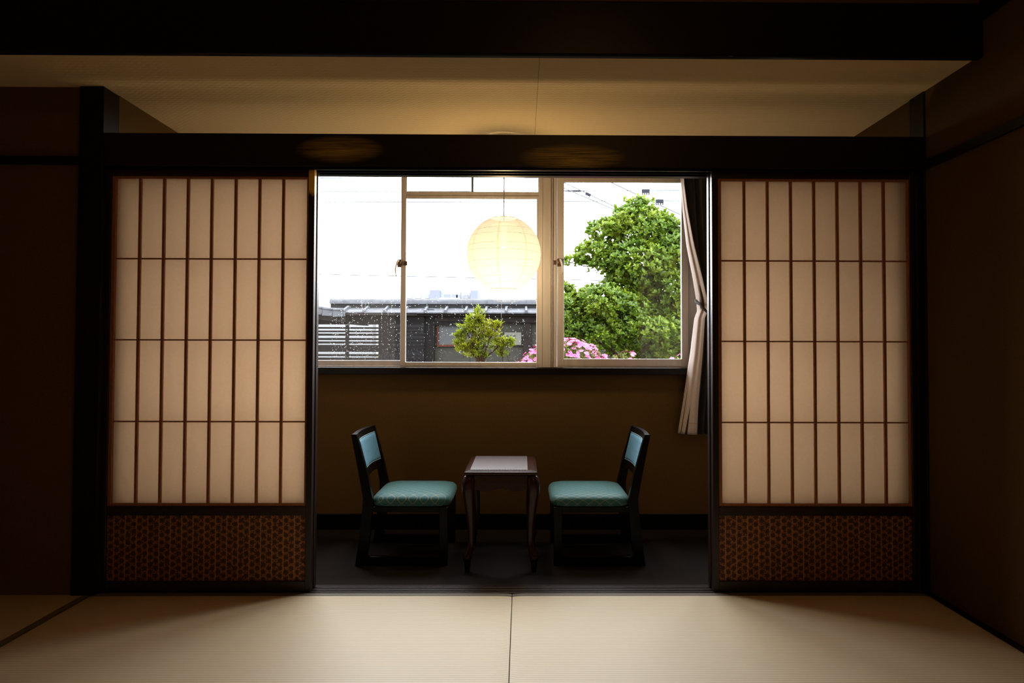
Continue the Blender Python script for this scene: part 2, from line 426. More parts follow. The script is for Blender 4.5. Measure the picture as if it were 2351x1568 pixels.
# ------------------------------------------------------------------ tatami mats
def tatami(x0, x1, y0, y1, label, heri_side, rot=False):
    L, W = (x1-x0, y1-y0)
    r = empty('tatami_mat', ((x0+x1)/2, (y0+y1)/2, -.05), PI/2 if rot else 0)
    if rot: L, W = W, L
    tag(r, label, 'tatami mat', 'tatami mats on the floor')
    hx, hy = L/2, W/2
    def top(u, v):                                   # gently sagging edges at the short ends
        x = -hx + 2*hx*u; e = min(u, 1-u)*2*hx; y = -hy + 2*hy*v
        sag = .004*math.exp(-(e/.02)) ; return x, y, .05 - sag
    us = [0, .001, .003, .006, .01, .015, .03] + [.1*i for i in range(1, 10)] + [.97, .985, .99, .994, .997, .999, 1]
    def core(name, ya, yb, mat, lift=0.0):
        m = MB(); n = len(us); v = []
        for u in us:
            x, _, z = top(u, 0); v += [(x, ya, 0), (x, ya, z+lift), (x, yb, z+lift), (x, yb, 0)]
        f = []
        for i in range(n-1):
            for k in range(4): f.append((i*4+k, i*4+(k+1) % 4, (i+1)*4+(k+1) % 4, (i+1)*4+k))
        m.add(v, f, False); m.add(v, [(3, 2, 1, 0), tuple((n-1)*4+k for k in range(4))])
        return m.build(name, mat, r)
    core('mat_surface', -hy+.0300, hy-.0300, M['tatami'])
    core('cloth_border', hy-.0275, hy, M['heri'], .0006)
    core('cloth_border', -hy, -hy+.0275, M['heri'], .0006)
    return r
tatami(-1.763, -.0365, -.905, .008, 'tatami mat with lit woven surface, left of the central seam', 1)
tatami(-.0335, 1.688, -.905, .008, 'tatami mat right of the central seam, reaching the right wall', 1)
tatami(-2.67, -1.766, -1.72, .002, 'tatami mat laid lengthwise in the far left corner by the post', 1, rot=True)

# ------------------------------------------------------------------ shoji screens
def make_shoji(x0, x1, px0, px1, y0, label, group, glint=None):
    """x0..x1 outer, px0..px1 paper opening, y0 front face"""
    r = empty('shoji_screen', ((x0+x1)/2, y0, .004)); tag(r, label, 'shoji screen', group)
    ox = (x0+x1)/2; th = .030
    X = lambda x: x - ox
    zt, zp1, zp0, zk1, zk0 = 1.768, 1.728, .358, .312, .040
    m = MB(); m.box(X(px1)+.006, X(x1), 0, th, 0, zt); m.build('stile', M['door_glint'] if glint else M['door_wood'], r, bevel=.002)
    m = MB(); m.box(X(x0), X(px0)-.006, 0, th, 0, zt); m.build('stile', M['door_wood'], r, bevel=.002)
    for n, z0, z1 in (('top_rail', zp1+.008, zt-.002), ('middle_rail', zk1, zp0-.008), ('bottom_rail', 0, zk0)):
        m = MB(); m.box(X(px0)-.006, X(px1)+.006, .001, th-.001, z0, z1); m.build(n, M['door_wood'], r, bevel=.0015)
    # inner frame round the paper
    m = MB()
    a0, a1 = X(px0)-.006, X(px1)+.006; i0, i1 = X(px0)+.009, X(px1)-.002
    m.box(a0, i0, .006, th-.006, zp0-.008, zp1+.008); m.box(i1, a1, .006, th-.006, zp0-.008, zp1+.008)
    m.box(i0, i1, .006, th-.006, zp0-.008, zp0+.003); m.box(i0, i1, .006, th-.006, zp1-.002, zp1+.008)
    m.build('inner_frame', M['kumiko'], r, bevel=.001)
    g = MB()
    for k in range(1, 8):
        xx = i0 + (i1-i0)*k/8; g.box(xx-.0052, xx+.0052, .007, .018, zp0, zp1)
    for k in range(1, 4):
        zz = zp0 + (zp1-zp0)*k/4 + .001; g.box(i0, i1, .011, .019, zz-.003, zz+.003)
    g.build('lattice', M['kumiko'], r)
    m = MB(); m.box(i0-.004, i1+.004, .0192, .0196, zp0-.004, zp1+.004); m.build('paper', M['paper'], r)
    m = MB(); m.box(X(px0)-.008, X(px1)+.008, .011, .019, zk0-.006, zk1+.006); m.build('lower_panel', M['koshi'], r)
    return r
GS = 'sliding shoji screens'
make_shoji(-1.771, -.874, -1.720, -.905, .022, 'shoji screen on the left, a gold reflection painted on its end stile at the top', GS, True)
make_shoji(.806, 1.667, .838, 1.643, .022, 'shoji screen on the right beside the corner post', GS)
make_shoji(-1.745, -.872, -1.697, -.905, .064, 'second shoji screen stacked close behind the left one, only its edge showing', GS)
make_shoji(.803, 1.6455, .836, 1.610, .064, 'second shoji screen stacked close behind the right one, only its edge showing', GS)

# ------------------------------------------------------------------ windows
def frame_boxes(parent, name, boxes, mat='aluminium', bev=.002):
    m = MB()
    for q in boxes: m.box(*q)
    return m.build(name, M[mat], parent, bevel=bev)
def pane(parent, x0, x1, z0, z1, y, tilt=0):
    t = tilt*(z1-z0)/2
    m = MB(); m.add([(x0, y-t, z0), (x1, y-t, z0), (x1, y+t, z1), (x0, y+t, z1)], [(0, 1, 2, 3)]); return m.build('glass_pane', M['glass_mid' if tilt else 'glass'], parent)
def lock(parent, x, z, y, side):
    """crescent latch: base plate, drum and a hanging curved lever"""
    m = MB(); m.box(x-.012, x+.012, y-.016, y, z-.022, z+.022)
    m.box(x-.030*side-.004, x-.030*side+.014, y-.012, y, z-.012, z+.012)
    m.tube([(x, y-.016, z), (x, y-.034, z)], .011, 12)
    bs = m.build('window_latch', M['bronze'], parent, bevel=.002)
    m = MB(); s = side
    m.tube([(x+.002*s, y-.032, z+.016), (x+.009*s, y-.036, z+.002), (x+.017*s, y-.038, z-.03), (x+.018*s, y-.037, z-.055), (x+.013*s, y-.034, z-.075)],
           [.005, .0055, .0045, .0038, .0025], 8)
    m.build('lever', M['aluminium'], bs)
    return bs
YO, YI = 1.085, 1.06       # outer and inner sash planes
# left unit: two sashes, with a two-light transom over the right sash
w1 = empty('window_1', (0, 0, 0)); tag(w1, 'wide left window with plain left sash and small transom panes over its right sash', 'window', kind='structure')
frame_boxes(w1, 'window_frame', [(WX0, WX0+.03, YW+.0, YW+.11, WZ0, WZ1), (WX0, .125, YW+.0, YW+.11, WZ1-.018, WZ1), (WX0, .125, YW+.0, YW+.11, WZ0-.001, .918)])
# left sash (outer track)
frame_boxes(w1, 'sash', [(WX0+.03, WX0+.065, YO-.012, YO+.012, .918, WZ1-.018), (-.690, -.662, YO-.012, YO+.012, .918, WZ1-.018),
                         (WX0+.065, -.690, YO-.012, YO+.012, .918, .949), (WX0+.065, -.690, YO-.012, YO+.012, WZ1-.045, WZ1-.018)])
pane(w1, WX0+.065, -.690, .949, WZ1-.045, YO)
# right sash (inner track)
frame_boxes(w1, 'sash', [(-.687, -.657, YI-.012, YI+.012, .918, WZ1-.018), (.086, .098, YI-.012, YI+.012, .918, 1.873),
                         (-.657, .086, YI-.012, YI+.012, .918, .940)])
pane(w1, -.657, .087, .940, 1.876, YI, .0057)
frame_boxes(w1, 'transom_bar', [(-.657, .098, YI-.014, YI+.014, 1.875, 1.890), (-.657, .098, YI-.010, YI+.014, 1.890, 1.9135)])
frame_boxes(w1, 'transom_sash', [(-.657, -.655, YI-.01, YI+.01, 1.9135, WZ1-.018), (-.2875, -.2755, YI-.01, YI+.01, 1.9135, WZ1-.018)], 'aluminium_dark')
pane(w1, -.655, -.2875, 1.9135, WZ1-.018, YI)
pane(w1, -.2755, .094, 1.9135, WZ1-.018, YI)
lock(w1, -.692, 1.500, YI-.012, -1)
# mullion between the units
w2 = empty('window_2', (0, 0, 0)); tag(w2, 'right window facing the clipped tree, its right edge behind the curtain', 'window', kind='structure')
frame_boxes(w2, 'mullion', [(.094, .168, YW-.002, YW+.11, WZ0, WZ1), (.098, .120, YW-.006, YW, WZ0, WZ1), (.172, .178, YW-.006, YW+.11, WZ0, WZ1),
                            (.183, .200, YW-.002, YW+.11, WZ0, WZ1), (.198, .208, YW+.03, YW+.1, WZ0, WZ1), (.167, .184, YW+.01, YW+.1, WZ0, WZ1)], bev=.0015)
frame_boxes(w2, 'window_frame', [(.200, WX1, YW, YW+.11, WZ1-.018, WZ1), (.200, WX1, YW, YW+.11, WZ0-.001, .918), (WX1-.03, WX1, YW, YW+.11, .918, WZ1-.018)])
frame_boxes(w2, 'sash', [(.205, .243, YI-.012, YI+.012, .918, WZ1-.018), (.913, .953, YI-.012, YI+.012, .918, WZ1-.018),
                         (.243, .913, YI-.012, YI+.012, .918, .961), (.243, .913, YI-.012, YI+.012, 1.972, WZ1-.018)])
pane(w2, .243, .913, .961, 1.972, YI)
frame_boxes(w2, 'sash', [(.953, 1.012, YO-.030, YO+.012, .918, WZ1-.018), (WX1-.065, WX1-.03, YO-.012, YO+.012, .918, WZ1-.018),
                         (1.012, WX1-.065, YO-.012, YO+.012, .918, .949), (1.012, WX1-.065, YO-.012, YO+.012, WZ1-.045, WZ1-.018)])
pane(w2, 1.012, WX1-.065, .949, WZ1-.045, YO)
lock(w2, .214, 1.508, YI-.012, 1)
# rain on the outside of the glass
def raindrops():
    m = MB(); rnd = random.Random(3)
    def drop(x, y, z, r, el=1.0):
        n = 6; v = [(x, y + r*.55, z)]
        for ring, (a, h) in enumerate(((.55, .45), (1.0, 0.0))):
            for k in range(n):
                an = 2*PI*k/n + ring*.5
                v.append((x + r*a*math.cos(an), y + r*h, z + r*a*el*math.sin(an)))
        f = [(0, 1+k, 1+(k+1) % n) for k in range(n)]
        f += [(1+k, 1+n+k, 1+n+(k+1) % n, 1+(k+1) % n) for k in range(n)]
        f.append(tuple(1+n+k for k in range(n)))
        m.add(v, f, True)
    for x0, x1, z0, z1, y, n in ((-1.10, -.695, .95, 1.36, YO+.0012, 430), (-.655, .085, .942, 1.33, YI+.0012, 430),
                                 (.245, .912, .963, 1.30, YI+.0012, 200)):
        for i in range(n):
            z = z0 + (z1-z0)*rnd.random()**1.25; x = rnd.uniform(x0, x1)
            r = .0007 + .0012*rnd.random()**2
            drop(x, y, z, r, 1.0 if rnd.random() < .8 else 1.8)
        for i in range(int(n*.9)):                     # fine spatter near the bottom rail
            z = z0 + .11*abs(rnd.gauss(0, .5)); x = rnd.uniform(x0, x1)
            if z < z1: drop(x, y, z, .0004 + .0003*rnd.random())
        for i in range(n//10):
            drop(rnd.uniform(x0, x1), y, rnd.uniform(z1, z1+.25), .0006 + .0007*rnd.random())
        for i in range(n//22):                         # runs of drops one under the other
            x = rnd.uniform(x0, x1); z = rnd.uniform(z0+.1, z1)
            for k in range(rnd.randint(3, 8)):
                drop(x, y, z, .0008+.0006*rnd.random(), 2.0); z -= rnd.uniform(.006, .014); x += rnd.gauss(0, .0008)
                if z < z0: break
    return tag(m.build('raindrops', M['drop']), 'clear raindrops clinging to the lower part of the window glass', 'raindrops', kind='stuff')
raindrops()

# ------------------------------------------------------------------ curtain
def curtain():
    r = empty('curtain', (1.1, .95, .55)); tag(r, 'tied-back dark olive curtain with pale lining at the right end of the window', 'curtain')
    def lerp(tab, z):
        for (za, a), (zb, b_) in zip(tab, tab[1:]):
            if za >= z >= zb: return a + (b_-a)*(za-z)/(za-zb)
        return tab[-1][1] if z < tab[-1][0] else tab[0][1]
    edge = [(2.06, .888), (1.98, .893), (1.794, .905), (1.6, .926), (1.407, .963), (1.286, .982), (1.235, .985), (1.19, .968), (1.0, .945), (.9, .929), (.733, .904), (.553, .874)]
    lin = [(2.06, .893), (1.93, .899), (1.794, .916), (1.6, .952), (1.407, 1.000), (1.286, 1.026), (1.235, 1.028), (1.19, 1.010), (1.0, .998), (.9, .989), (.733, .974), (.61, .968), (.553, .966)]
    right = [(2.06, 1.44), (1.6, 1.36), (1.286, 1.20), (1.235, 1.19), (1.1, 1.21), (.553, 1.26)]
    z0, z1 = .548, 2.06; O = Vector((1.1, .95, .55))
    def drape(u, v):
        z = z1 + (z0-z1)*v; a = lerp(edge, z)+.006; c = lerp(right, z)
        w = abs(z-1.25); amp = .010 + .014*min(1, w/.5)
        x = a + (c-a)*u; ph = u*2*PI*9
        y = .955 + amp*math.sin(ph) - .012*math.exp(-(w/.08)**2)
        return Vector((x + .004*math.cos(ph), y, z)) - O
    m = MB(); m.grid(drape, 150, 40); m.build('drape', M['drape'], r, solid=.002)
    def lining(u, v):
        z = z1 - .02 + (z0-z1+.02)*v; a = lerp(edge, z); c = lerp(lin, z)
        x = a + (c-a)*u
        y = .968 - .062*u**.8 + .006*math.sin(u*7+z*2) + .004*math.sin(u*13+1)
        if z > 1.25: y += .010
        return Vector((x, y, z)) - O
    m = MB(); m.grid(lining, 14, 70); m.build('lining', M['lining'], r, solid=.002)
    m = MB(); m.grid(lambda u, v: Vector(lining(u, .957+.0025*v)) + Vector((0, -.0016, 0)), 14, 1); m.build('hem_stitch', M['cord'], r)
    m = MB(); pts = [(.978, .985, 1.290), (.974, .955, 1.277), (.984, .905, 1.262), (1.005, .893, 1.232), (1.028, .898, 1.212), (1.06, .91, 1.20), (1.15, .935, 1.215), (1.24, .99, 1.25), (1.26, 1.045, 1.26)]
    m.tube([Vector(p)-O for p in pts], .0075, 8); m.build('tieback', M['tie'], r)
    return r
curtain()

# ------------------------------------------------------------------ paper lantern
def lantern():
    C = Vector((-.091, .65, 1.502)); R, H = .190, .181
    r = empty('paper_lantern', C); tag(r, 'lit round paper lantern hanging in front of the window', 'lantern')
    def rad(z):                                        # slightly faceted globe between two rings
        t = max(-1, min(1, z/.194)); return R*math.sqrt(max(0, 1-t*t))
    m = MB(); N = 40
    prof = [(.0, -H)] + [(rad(-H + 2*H*i/N), -H + 2*H*i/N) for i in range(N+1)]  # bottom closed with paper to hold back the bulb's downward light
    m.lathe(prof, n=64); m.build('shade', M['lantern'], r)
    rr = random.Random(5)
    m = MB(); pts = []; turns = 9.5; n = 620           # one bamboo spiral with a wandering pitch
    for i in range(n+1):
        t = i/n; a = turns*2*PI*t
        z = -H + 2*H*t + .010*math.sin(a*.93+.8)*math.sin(PI*t) + .007*math.sin(a*.5)*math.sin(PI*t)
        z = max(-H, min(H, z)); q = rad(z)+.0004
        pts.append((q*math.cos(a), q*math.sin(a), z))
    m.tube(pts, .0005, 4); m.build('bamboo_rib', M['bamboo'], r)
    for z in (-H, H):
        m = MB(); q = rad(z); m.tube([(q*math.cos(2*PI*k/32), q*math.sin(2*PI*k/32), z) for k in range(33)], .0014, 6, cap=False); m.build('ring', M['bamboo'], r)
    m = MB(); m.tube([(0, 0, .05), (0, 0, H), (0, 0, 2.107-C.z-.02)], .0028, 8); m.build('cord', M['cord'], r)
    m = MB(); m.lathe([(0, 0), (.03, 0), (.032, -.012), (.01, -.02), (0, -.02)], (0, 0, 2.107-C.z), 20); m.build('ceiling_rose', M['cord'], r)
    m = MB(); m.lathe([(0, .158), (.064, .155), (.065, .148), (.016, .144), (.016, .04), (.014, .03), (0, .03)], (0, 0, 0), 24); m.build('socket_baffle', M['tie'], r)  # wide disc added under the top hole, blocks bulb light towards the ceiling
    m = MB(); z = -.06
    while z > -.362:
        m.lathe([(0, .0016), (.0013, .0008), (.0013, -.0008), (0, -.0016)], (-.011, 0, z), 6); z -= .0042
    m.tube([(-.011, 0, -.06), (-.011, 0, -.362)], .0004, 4)
    ch = m.build('pull_chain', M['chain'], r)
    m = MB(); m.lathe([(0, 0), (.0028, -.002), (.0035, -.014), (.0022, -.02), (0, -.022)], (-.011, 0, -.360), 10); m.build('pull_bead', M['bronze'], ch)
    L = bpy.data.lights.new('lantern_bulb', 'POINT'); L.energy = LAMP; L.color = (1.0, .82, .54); L.shadow_soft_size = .05
    o = bpy.data.objects.new('lantern_bulb', L); COL.objects.link(o); o.parent = r; o.location = (.0, -.02, -.042)
    return r
LAMP = 320
lantern()

# ------------------------------------------------------------------ side table and placemat
def side_table():
    x0, x1, y0, y1 = -.257, .074, .282, .735
    cx, cy = (x0+x1)/2, (y0+y1)/2; hx, hy = (x1-x0)/2, (y1-y0)/2
    r = empty('side_table', (cx, cy, 0)); tag(r, 'small brown lacquered side table with curved legs between the two chairs', 'side table')
    m = MB()
    prof = [(-.020, .4575), (-.010, .4575), (-.007, .4535), (0, .4525), (.003, .448), (.002, .441), (-.006, .436), (-.02, .434)]
    rings = []
    for dx, z in prof: rings.append([(-hx-dx, -hy-dx, z), (hx+dx, -hy-dx, z), (hx+dx, hy+dx, z), (-hx-dx, hy+dx, z)])
    v = [p for q in rings for p in q]; f = []
    for i in range(len(rings)-1):
        for k in range(4): f.append((i*4+k, i*4+(k+1) % 4, (i+1)*4+(k+1) % 4, (i+1)*4+k))
    f += [(3, 2, 1, 0), tuple((len(rings)-1)*4+k for k in range(4))]
    v = [(a, b_, c) for a, b_, c in v]
    m.add(v, f); m.build('table_top', M['brown_lacquer'], r, bevel=.0015)
    ins = .020
    def wave(n, L, zlow):
        return [(-L + 2*L*i/n, zlow + .006*math.cos(i/n*4*PI) - .004) for i in range(n+1)]
    for s in (-1, 1):
        w = wave(28, hx-.03, .372)
        m = MB(); m.prism([(-hx+.03, .434)] + w + [(hx-.03, .434)], s*(hy-ins)-.008, s*(hy-ins)+.008, 'y'); m.build('apron', M['brown_lacquer'], r)
        w = wave(28, hy-.03, .372)
        m = MB(); m.prism([(-hy+.03, .434)] + w + [(hy-.03, .434)], s*(hx-ins)-.008, s*(hx-ins)+.008, 'x'); m.build('apron', M['brown_lacquer'], r)
    for sx in (-1, 1):
        for sy in (-1, 1):
            # cabriole: bulging knee, slim ankle, foot scrolling outward on a small peg
            pr = [(.028, .432, .022), (.020, .418, .029), (.016, .395, .031), (.016, .365, .029), (.020, .32, .0255), (.025, .26, .0215), (.029, .20, .018),
                  (.031, .14, .0155), (.027, .105, .0150), (.019, .08, .018), (.012, .062, .021), (.013, .048, .017)]
            m = MB(); pts = [(sx*(hx-d), sy*(hy-d), z) for d, z, q in pr]
            m.tube(pts, [q for d, z, q in pr], 10)
            lg = m.build('leg', M['brown_lacquer'], r)
            m = MB(); m.lathe([(.0, .052), (.016, .052), (.013, .02), (.010, .0), (0, 0)], (sx*(hx-.014), sy*(hy-.014), 0), 12); m.build('foot', M['black_lacquer'], lg)
    o = MB(); o.box(-.1325, .1325, -.208, .208, 0, .0022)
    p = o.build('placemat', M['placemat'], loc=(-.101, .513, .4577), bevel=.0008)
    tag(p, 'grey woven placemat lying on the side table', 'placemat')
side_table()

# ------------------------------------------------------------------ low chairs
def make_chair(label):
    r = empty('low_chair', (-.558, .585, 0)); tag(r, label, 'chair', 'low chairs by the window')
    BL = M['black_lacquer']
    rear = [(-.215, 0), (-.168, 0), (-.150, .12), (-.136, .285), (-.137, .315), (-.164, .434), (-.214, .612), (-.239, .612), (-.203, .434), (-.181, .315), (-.182, .285), (-.196, .14)]
    for s in (-1, 1):
        ya, yb = s*.21, s*.21 - s*.030; ya, yb = min(ya, yb), max(ya, yb)
        m = MB(); m.prism(rear, ya, yb, 'y'); m.build('rear_leg', BL, r, bevel=.002)
        m = MB(); m.box(.176, .215, ya, yb, 0, .272); m.build('front_leg', BL, r, bevel=.002)
        m = MB(); m.box(-.170, .176, ya+.003, yb-.003, 0, .042); m.build('runner', BL, r, bevel=.002)
        m = MB(); m.box(-.150, .185, ya+.004, yb-.004, .248, .274); m.build('side_rail', BL, r, bevel=.002)
    m = MB(); m.box(.180, .211, -.18, .18, .236, .272); m.build('front_rail', BL, r, bevel=.002)
    m = MB(); m.box(-.172, -.146, -.18, .18, .236, .272); m.build('back_rail', BL, r, bevel=.002)
    m = MB(); m.box(-.145, .18, -.18, .18, .262, .274); m.build('seat_base', BL, r)
    # cushion: rounded-rectangle dome
    def seat(u, v):
        a = 2*PI*u; ex = .30
        c, s_ = math.cos(a), math.sin(a)
        sx = math.copysign(abs(c)**ex, c); sy = math.copysign(abs(s_)**ex, s_)
        prof = [(.90, .272), (.985, .278), (1.0, .292), (.985, .306), (.93, .318), (.80, .326), (.55, .332), (.25, .335), (0, .3355)]
        k, z = prof[min(8, int(round(v*8)))]
        return (.040 + .190*k*sx + (.0), .212*k*sy, z - .006*(1 if k > .7 else 0)*0)
    m = MB(); m.grid(seat, 64, 8); m.build('seat', M['seat_cloth'], r)
    # backrest: two curved rails and a padded panel, bowed away from the sitter
    def axis(z):                                         # centre line of the rear leg above the seat
        if z < .434: return -.159 + (-.1835+.159)*(z-.315)/(.434-.315)
        return -.1835 + (-.2265+.1835)*(z-.434)/(.612-.434)
    def bow(y): return -.014*(1-(y/.18)**2)
    def rail(z0a, z1a, lift, th, name):
        m = MB(); n = 16; v = []
        for i in range(n+1):
            y = -.182 + .364*i/n; d = bow(y); up = lift*(1-(y/.18)**2)
            za, zb = z0a+up, z1a+up*.3
            xa, xb = axis(za)+d, axis(zb)+d
            v += [(xa-th/2, y, za), (xa+th/2, y, za), (xb+th/2, y, zb), (xb-th/2, y, zb)]
        f = [(i*4+k, i*4+(k+1) % 4, (i+1)*4+(k+1) % 4, (i+1)*4+k) for i in range(n) for k in range(4)]
        f += [(3, 2, 1, 0), tuple(n*4+k for k in range(4))]
        m.add(v, f); return m.build(name, BL, r)
    rail(.575, .611, 0, .020, 'top_rail')
    rail(.392, .440, .012, .020, 'lower_back_rail')
    def pad(u, v):
        y = -.178 + .356*u; zb = .440 + .0035*(1-(y/.18)**2); z = zb + (.580-zb)*v
        e = min(1, min(u, 1-u)*12, min(v, 1-v)*7); puff = .011*math.sqrt(max(0, 1-(1-e)**2))
        return (axis(z)+bow(y)+.006+puff, y, z)
    m = MB(); m.grid(pad, 40, 24)
    m.grid(lambda u, v: Vector(pad(1-u, v))*1 - Vector((.014, 0, 0)) if False else (axis(.44+.14*v)+bow(-.178+.356*(1-u))-.006, -.178+.356*(1-u), .44+.14*v), 20, 6)
    m.build('back_cushion', M['back_cloth'], r)
    m = MB()
    for v_ in (0.0, 1.0):
        m.tube([Vector(pad(i/20, v_))+Vector((.003, 0, 0)) for i in range(21)], .0022, 6)
    m.build('welt', M['welt'], r)
    return r
ch = make_chair('low black chair with teal seat, left of the side table')
c2 = copy_tree(ch); c2.location = (.370, .585, 0); c2.rotation_euler = (0, 0, PI)
c2['label'] = 'low black chair with teal seat, right of the side table near the curtain'

# ------------------------------------------------------------------ garden
b = MB(); b.box(-300, 300, 1.2, 500, -.75, -.5)
struct(b, 'ground', M['ground'], 'garden ground outside the window', 'ground')

def leaf(m, p, d, up, L, W, fold=.25, droop=.15):
    """pointed leaf: six vertices folded along the midrib, in direction d"""
    d = d.normalized(); s = d.cross(up)
    s = s.normalized() if s.length > 1e-5 else Vector((1, 0, 0)); n = s.cross(d).normalized()
    mid = p + d*L*.62 - n*L*droop*.2; tip = p + d*L - n*L*droop
    l = mid + s*W*.5 + n*W*fold; q = mid - s*W*.5 + n*W*fold
    l2 = p + d*L*.25 + s*W*.28 + n*W*fold*.5; q2 = p + d*L*.25 - s*W*.28 + n*W*fold*.5
    l3 = p + d*L*.88 + s*W*.32 + n*(W*fold*.5 - L*droop*.7); q3 = p + d*L*.88 - s*W*.32 + n*(W*fold*.5 - L*droop*.7)
    m.add([p, l2, l, l3, tip, q3, q, q2, mid], [(0, 8, 2, 1), (2, 8, 4, 3), (0, 7, 6, 8), (6, 5, 4, 8)], True)
def rosette(m, rnd, p, axis_, n, L, W, spread=.9):
    axis_ = axis_.normalized(); a = axis_.orthogonal().normalized(); b_ = axis_.cross(a); ph = rnd.random()*6.28
    for k in range(n):
        t = ph + 2.4*k; sp = spread*(.55+.6*rnd.random())
        d = axis_ + (a*math.cos(t) + b_*math.sin(t))*sp
        l = L*rnd.uniform(.7, 1.15)
        leaf(m, p + axis_*rnd.uniform(-.012, .012), d, axis_, l, W*rnd.uniform(.8, 1.15), .22, rnd.uniform(0, .25))
def rand_dir(rnd):
    while True:
        v = Vector((rnd.uniform(-1, 1), rnd.uniform(-1, 1), rnd.uniform(-1, 1)))
        if .05 < v.length < 1: return v.normalized()

def clipped_tree():
    base = Vector((1.22, 4.1, -.5))
    r = empty('clipped_tree', base); tag(r, 'clipped evergreen tree with cloud-shaped crown outside the right window', 'tree')
    P = lambda px, py, y=4.0: Vector((.445 + (px-1300)*.00434*(y+2.91)/6.91, y, 1.007 + (1.874-1.007-(py-605)*.00434)*(y+2.91)/6.91))
    S = .00434
    lumps = [  # centre px, py, depth, radii in px
        (1462, 525, 4.0, 70, 50, 60, 1), (1400, 532, 4.0, 46, 26, 50, .7), (1520, 530, 4.1, 42, 38, 50, .8),
        (1465, 478, 4.0, 32, 20, 30, .6),
        (1375, 590, 4.0, 52, 36, 50, .9), (1460, 605, 3.9, 80, 52, 60, 1), (1540, 590, 4.0, 52, 52, 60, 1), (1308, 604, 3.9, 18, 13, 16, .7),
        (1450, 650, 4.05, 66, 34, 50, 1), (1540, 660, 4.0, 60, 50, 60, 1), (1590, 560, 4.1, 50, 60, 60, 1), (1610, 680, 4.1, 60, 70, 60, 1),
        (1375, 700, 3.75, 66, 40, 60, 1), (1310, 735, 3.75, 48, 52, 50, 1), (1370, 765, 3.75, 64, 40, 50, 1), (1430, 720, 3.85, 56, 44, 50, 1),
        (1480, 762, 3.7, 62, 28, 40, 1), (1505, 706, 4.1, 44, 30, 40, .9), (1520, 770, 3.9, 56, 40, 50, 1), (1570, 760, 3.95, 56, 66, 60, 1), (1440, 800, 4.0, 52, 26, 40, .8), (1540, 815, 3.95, 62, 30, 50, .9),
        (1280, 690, 3.9, 40, 40, 40, .8), (1290, 790, 3.85, 44, 34, 40, .8), (1630, 600, 4.2, 50, 60, 60, .7), (1640, 780, 4.1, 60, 60, 60, .7)]
    rnd = random.Random(11); fol = MB(); inner = MB(); cen = []
    for px, py, y, rx, rz, ry, dens in lumps:
        c = P(px, py, y); rx, ry, rz = rx*S, ry*S, rz*S; cen.append((c, rx))
        area = (rx*ry + rx*rz + ry*rz)/3*4*PI
        n = int(area*900*dens)
        for i in range(n):
            d = rand_dir(rnd)
            if d.z < -.5 and rnd.random() < .6: continue
            if d.y > .45 and rnd.random() < .6: continue
            k = rnd.uniform(.62, 1.05)
            p = c + Vector((d.x*rx, d.y*ry, d.z*rz))*k
            ax = Vector((d.x*.9, d.y*.9-.1, d.z*.6+.75))
            rosette(fol, rnd, p - base, ax, rnd.randint(5, 7), .058, .0235, 1.0)
    # shoots standing out of the top
    for px, py in ((1432, 462), (1445, 470), (1478, 458), (1462, 456), (1500, 466), (1412, 482), (1528, 490), (1540, 505), (1355, 520), (1345, 560), (1330, 580)):
        p = P(px, py)-base; inner.tube([p - Vector((rnd.uniform(-.03, .03), 0, .12)), p], .003, 4)
        rosette(fol, rnd, p, Vector((rnd.uniform(-.3, .3), -.1, 1)), 6, .07, .025, .5)
    tr = MB()
    tr.tube([(0, 0, -.02), (.02, 0, .5), (-.05, -.05, 1.0), (.03, -.03, 1.5), (.06, 0, 2.1), (.03, 0, 2.75)], [.09, .075, .065, .055, .04, .012], 10)
    tr.build('trunk', M['bark'], r)
    for c, rx in cen:
        e = c - base; z = max(.6, e.z - .25 - abs(e.x)*.3); s = Vector((0, 0, z))
        if rx < .1:
            s = min((q for q, r_ in cen if r_ > .15), key=lambda q: (q-c).length) - base + Vector((0, 0, -.08))
        mid = (s+e)/2 + Vector((0, 0, -.05 if rx >= .1 else -.02))
        w_ = min(1, rx/.2); inner.tube([s, mid, e], [.022*w_, .014*w_, .006*w_], 5)
        for k in range(3):
            q = e + Vector((rnd.uniform(-1, 1)*rx, rnd.uniform(-1, .3)*rx, rnd.uniform(-.3, 1)*rx))*.8
            inner.tube([e, (e+q)/2+Vector((0, 0, .01)), q], [.006, .004, .002], 4)
    inner.build('branches', M['bark'], r)
    fol.build('foliage', M['leaf_tree'], r)
clipped_tree()

